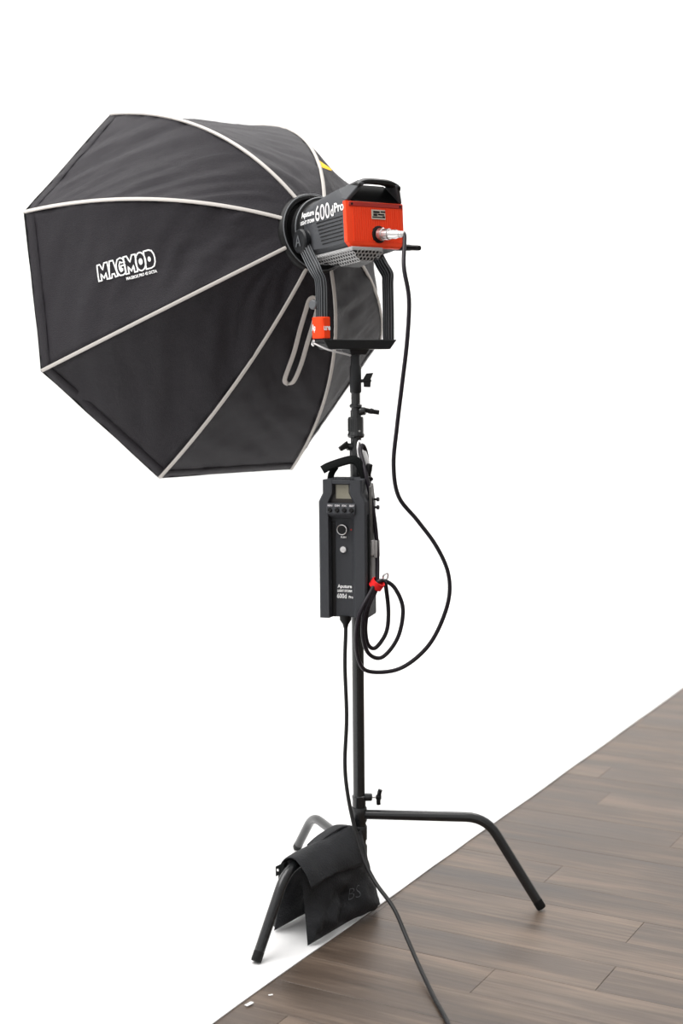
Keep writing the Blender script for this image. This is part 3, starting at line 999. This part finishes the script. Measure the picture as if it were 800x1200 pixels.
obj('clamp_lever', MB().lathe(B(hw - .012, .062, BH + .006), UPZ + BX * .2, [(0, .008), (.016, .009), (.020, .0085), (.030, .0085), (.032, .006)], 14), 'black', box)
obj('inlet_plug', MB().lathe(B(-.002, .030, .004), -UPZ, [(0, .016), (.012, .0155), (.024, .008), (.034, .0055)], 18), 'rubber', box)

# silver carabiner clipping the box to the pole
cb_ = thing('carabiner', 'silver carabiner hanging the control box from the stand pole', 'carabiner', tuple(at(427, 545, -.05)))
cp = [at(421, 517, -.026), at(425, 523, -.033), at(430, 537, -.045), at(433, 553, -.055), at(431, 559, -.058), at(427, 556, -.060), at(422, 542, -.046), at(419, 525, -.034)]
obj('ring', MB().tube(smooth_path(cp, 5, closed=True), .0036, n=10, closed=True), 'silver', cb_)
obj('gate', MB().tube([at(426, 529, -.036), at(428, 537, -.040), at(431, 548, -.05)], .0052, n=12), 'silver', cb_)

# ------------------------------------------------------------------ cables
hc = thing('head_cable', 'black lamp cable hanging in a wide curve and coiled beside the control box', 'cable', tuple(at(441, 684, -.06)))
pts = [CABLE0, CABLE0 + cdir * .012 + V((0, 0, -.006))]
for (x, y, d) in [(473, 312, -.215), (479, 350, -.215), (477, 398, -.205), (471, 450, -.19), (465, 500, -.17), (461, 545, -.15), (467, 582, -.13), (489, 610, -.11), (511, 640, -.10), (525, 672, -.09), (525, 705, -.085), (510, 744, -.08), (490, 769, -.08), (464, 785, -.085), (433, 787, -.10), (421, 776, -.13), (417, 750, -.155), (421, 720, -.168), (433, 696, -.152), (441, 683, -.130),
                  (451, 681, -.100), (463, 690, -.090), (472, 714, -.085), (466, 747, -.088), (448, 770, -.095), (432, 766, -.120), (425, 745, -.145), (427, 718, -.160), (437, 694, -.142), (442, 682, -.122),
                  (450, 682, -.108), (453, 695, -.092), (455, 720, -.080), (452, 742, -.082), (440, 759, -.098), (431, 755, -.115), (428, 735, -.135), (432, 710, -.150), (441, 690, -.126), (442, 676, -.114),
                  (442, 650, -.095), (440, 620, -.095), (436, 592, -.100), (430, 562, -.098), (425, 540, -.075), (422, 528, -.056), (425, 522, -.044), (429, 532, -.034), (432, 556, -.034)]:
    pts.append(at(x, y, d))
pts.append(B(hw - .006, .075, BH - .004))
obj('wire', MB().tube(smooth_path(pts, 7), .0056, n=10), 'cable', hc)
obj('boot', MB().tube([CABLE0 - cdir * .004, CABLE0 + cdir * .012], [.0092, .0068], n=14), 'pale', hc)
ct = thing('cable_tie', 'red hook-and-loop tie bundling the coiled cable beside the control box', 'cable tie', tuple(at(441, 684, -.126)))
tc_, td = at(441.5, 684.5, -.126), V((.55, -.2, .80)).normalized()
x_, y_, _ = frame(td)
ring = [(-.5, .020), (.5, .020)]
rr = []
for (dz, r) in ((-.010, .0195), (-.0095, .0215), (.0095, .0215), (.010, .0195), (.0095, .0180), (-.0095, .0180), (-.010, .0195)):
    rr.append([tc_ + td * dz + (x_ * math.cos(t) + y_ * math.sin(t) * .85) * r for t in (2 * math.pi * i / 28 for i in range(28))])
obj('band', MB().loft(rr, cap=False), 'red_cloth', ct)
obj('buckle', MB().tube(smooth_path([at(450, 681, -.095), at(454, 677, -.095), at(454, 672, -.095), at(449, 675, -.095)], 4, closed=True), .0024, n=8, closed=True), 'silver', ct)

pc = thing('power_cord', 'black power cord running from the control box down across the wood floor', 'cord', (0.1, -0.6, 0))
pts = [B(-.002, .030, -.026), B(-.002, .030, -.045)]
for (x, y, d) in [(404, 780, -.105), (406, 840, -.11), (404, 890, -.115), (406, 922, -.125), (413, 960, -.145), (424, 1001, -.185), (439, 1033, -.235), (461, 1064, -.30), (476, 1098, -.37), (490, 1130, -.455)]:
    pts.append(at(x, y, d))
for (x, y) in [(502, 1156), (510, 1172), (518, 1186), (526, 1202), (540, 1235), (560, 1290)]:
    pts.append(ground(x, y, .0062 if y > 1165 else .012))
obj('wire', MB().tube(smooth_path(pts, 7), .0054, n=10), 'cord', pc)

# ------------------------------------------------------------------ sandbag over the front leg
LD = V((math.cos(A_AZ), math.sin(A_AZ), 0))
LS = V((-LD.y, LD.x, 0))
if LS.x < 0:
    LS = -LS                                            # towards the wood side


def G(a, l, z):
    return LD * a + LS * l + V((0, 0, z))


bag = thing('sandbag', 'black saddle sandbag draped over a stand leg on the white backdrop', 'sandbag', tuple(G(.16, 0, 0)))


def pillow(corners, side, thick, seed, nu=26, nv=22):
    """corners: top near, top far, bottom far, bottom near in (a, l, z); swells out on both faces"""
    tn, tf, bf, bn = [V(c) for c in corners]
    outer, inner = [], []
    for j in range(nv + 1):
        v = j / nv
        for i in range(nu + 1):
            u = i / nu
            p = tn.lerp(tf, u).lerp(bn.lerp(bf, u), v)
            ed = (1 - (2 * u - 1) ** 4) * (1 - (2 * v - 1) ** 6)
            sw_ = thick * (ed ** .55) * (.30 + .90 * v)
            wr = .022 * noise.noise((u * 3.0 + seed, v * 3.0, seed)) + .010 * noise.noise((u * 8 + v * 4, v * 6 + seed, 1)) + .006 * math.sin(u * 9 + v * 5 + seed) * v
            wr = wr * 1.1 + .012 * (.35 - abs(noise.noise((u * 3.4 - v * 2.2 + seed * 2, v * 2.6 + u, 7))))
            wr *= min(1, ed * 2.5) * min(1, .12 + max(0, v - .22) * 2.2)
            outer.append(G(p.x, p.y + side * (sw_ + wr), p.z))
            inner.append(G(p.x, p.y - side * (sw_ * .35 + wr * .3), p.z))
    n = nu + 1
    ff = [(j * n + i, j * n + i + 1, (j + 1) * n + i + 1, (j + 1) * n + i) for j in range(nv) for i in range(nu)]
    o_ = len(outer)
    ff += [tuple(x + o_ for x in f[::-1]) for f in ff]
    bd = [i for i in range(n)] + [j * n + nu for j in range(1, nv + 1)] + [nv * n + i for i in range(nu - 1, -1, -1)] + [j * n for j in range(nv - 1, 0, -1)]
    ff += [(bd[i], bd[(i + 1) % len(bd)], bd[(i + 1) % len(bd)] + o_, bd[i] + o_) for i in range(len(bd))]
    return MB().add(outer + inner, ff)


obj('pouch', pillow([(.305, .022, .212), (.030, .026, .226), (-.012, .052, .010), (.318, .050, .006)], 1, .026, 3.1), 'bag', bag)
obj('pouch', pillow([(.300, -.022, .212), (.060, -.026, .222), (.020, -.072, .012), (.290, -.078, .008)], -1, .026, 8.4), 'bag', bag)
# saddle flap over the leg, folded down over the near pouch
rows = [(-.040, .150, 0), (-.038, .185, 0), (-.030, .208, 0), (-.016, .222, 0), (.0, .226, 0), (.014, .222, 0), (.026, .210, .0), (.038, .190, .1), (.046, .170, .2), (.050, .156, .3)]
vv = []
nA = 24
for q, (l, z, sl) in enumerate(rows):
    for i in range(nA + 1):
        u = i / nA
        a = .316 - u * (.272 - max(0, .226 - z) * .25)
        dz = .004 * noise.noise((u * 6, q * .7, 4)) - .018 * u * sl * 2 + .010 * u
        dl = .005 * noise.noise((u * 5, q * .5, 9))
        if q == len(rows) - 1:
            dz += .008 * math.sin(u * 5)
        vv.append(G(a, l + dl + (.009 if l > .03 else 0), z + dz))
n = nA + 1
ff = [(j * n + i, j * n + i + 1, (j + 1) * n + i + 1, (j + 1) * n + i) for j in range(len(rows) - 1) for i in range(nA)]
fl = obj('saddle_flap', MB().add(vv, ff), 'bag', bag)
sd = fl.modifiers.new('thickness', 'SOLIDIFY'); sd.thickness = 0.005; sd.offset = 1
sb_ = fl.modifiers.new('soft', 'SUBSURF'); sb_.levels = 1; sb_.render_levels = 1
obj('carry_handle', MB().tube(smooth_path([G(.21, -.012, .226), G(.17, -.014, .234), G(.12, -.014, .240), G(.08, -.012, .242), G(.045, -.006, .234)], 6), 0, n=12, flat=(.014, .0028), side=LS), 'bag', bag)
obj('end_tab', MB().loft([[G(.325, -.045, .198), G(.325, -.016, .214), G(.327, -.016, .190), G(.327, -.043, .172)], [G(.310, -.045, .198), G(.310, -.016, .214), G(.310, -.016, .190), G(.310, -.043, .172)]]), 'binding', bag, bevel=.002)
obj('tab_stud', MB().lathe(G(.327, -.034, .192), LD, [(0, .004), (.002, .0035)], 10), 'silver', bag)
# chalk mark on the near pouch
pv = pillow([(.305, .022, .212), (.030, .026, .226), (-.012, .052, .010), (.318, .050, .006)], 1, .026, 3.1)
tree = BVHTree.FromPolygons([tuple(v) for v in pv.v], pv.f)
h = tree.ray_cast(CAM, ray(413, 1047).normalized())
nn = h[1] if h[1].dot(CAM - h[0]) > 0 else -h[1]
xx = (at(424, 1043, h[0].y) - at(404, 1052, h[0].y))
xx = (-LD - nn * (-LD).dot(nn)).normalized()
yy = nn.cross(xx)
vv_, ff_ = text_geo('BS', .045, -.0012, .25)
q = []
for a, b in vv_:
    p = h[0] + xx * a + yy * b + nn * .05
    hh_ = tree.ray_cast(p, -nn)
    q.append((hh_[0] if hh_[0] else h[0] + xx * a + yy * b) + nn * .0035)
obj('chalk_mark', MB().add(q, ff_), 'chalk', bag, smooth=False, label='faint chalk letters BS')

# ------------------------------------------------------------------ scraps of tape on the sheet edge
for (x, y, l_, w_, rz, lab) in ((292, 1178, .024, .011, .9, 'larger scrap of white tape on the backdrop edge by the wood floor'), (317, 1166, .011, .006, .3, 'tiny scrap of white tape on the wood floor by the backdrop')):
    g = ground(x, y, 0)
    ax = (V((math.cos(rz), math.sin(rz), 0)), V((-math.sin(rz), math.cos(rz), 0)), UPZ)
    t_ = MB()
    hz = .0036 if l_ > .015 else .0006
    out_ = [(-.5, -.4), (-.1, -.5), (.45, -.42), (.5, .1), (.42, .5), (-.2, .42), (-.48, .5)]
    t_.prism([g + ax[0] * (a * l_) + ax[1] * (b * w_) + V((0, 0, hz - .0004)) for a, b in out_], (0, 0, .0006))
    o = obj('tape_scrap', t_, 'tape', smooth=False, loc=tuple(g))
    tag(o, lab, 'tape')
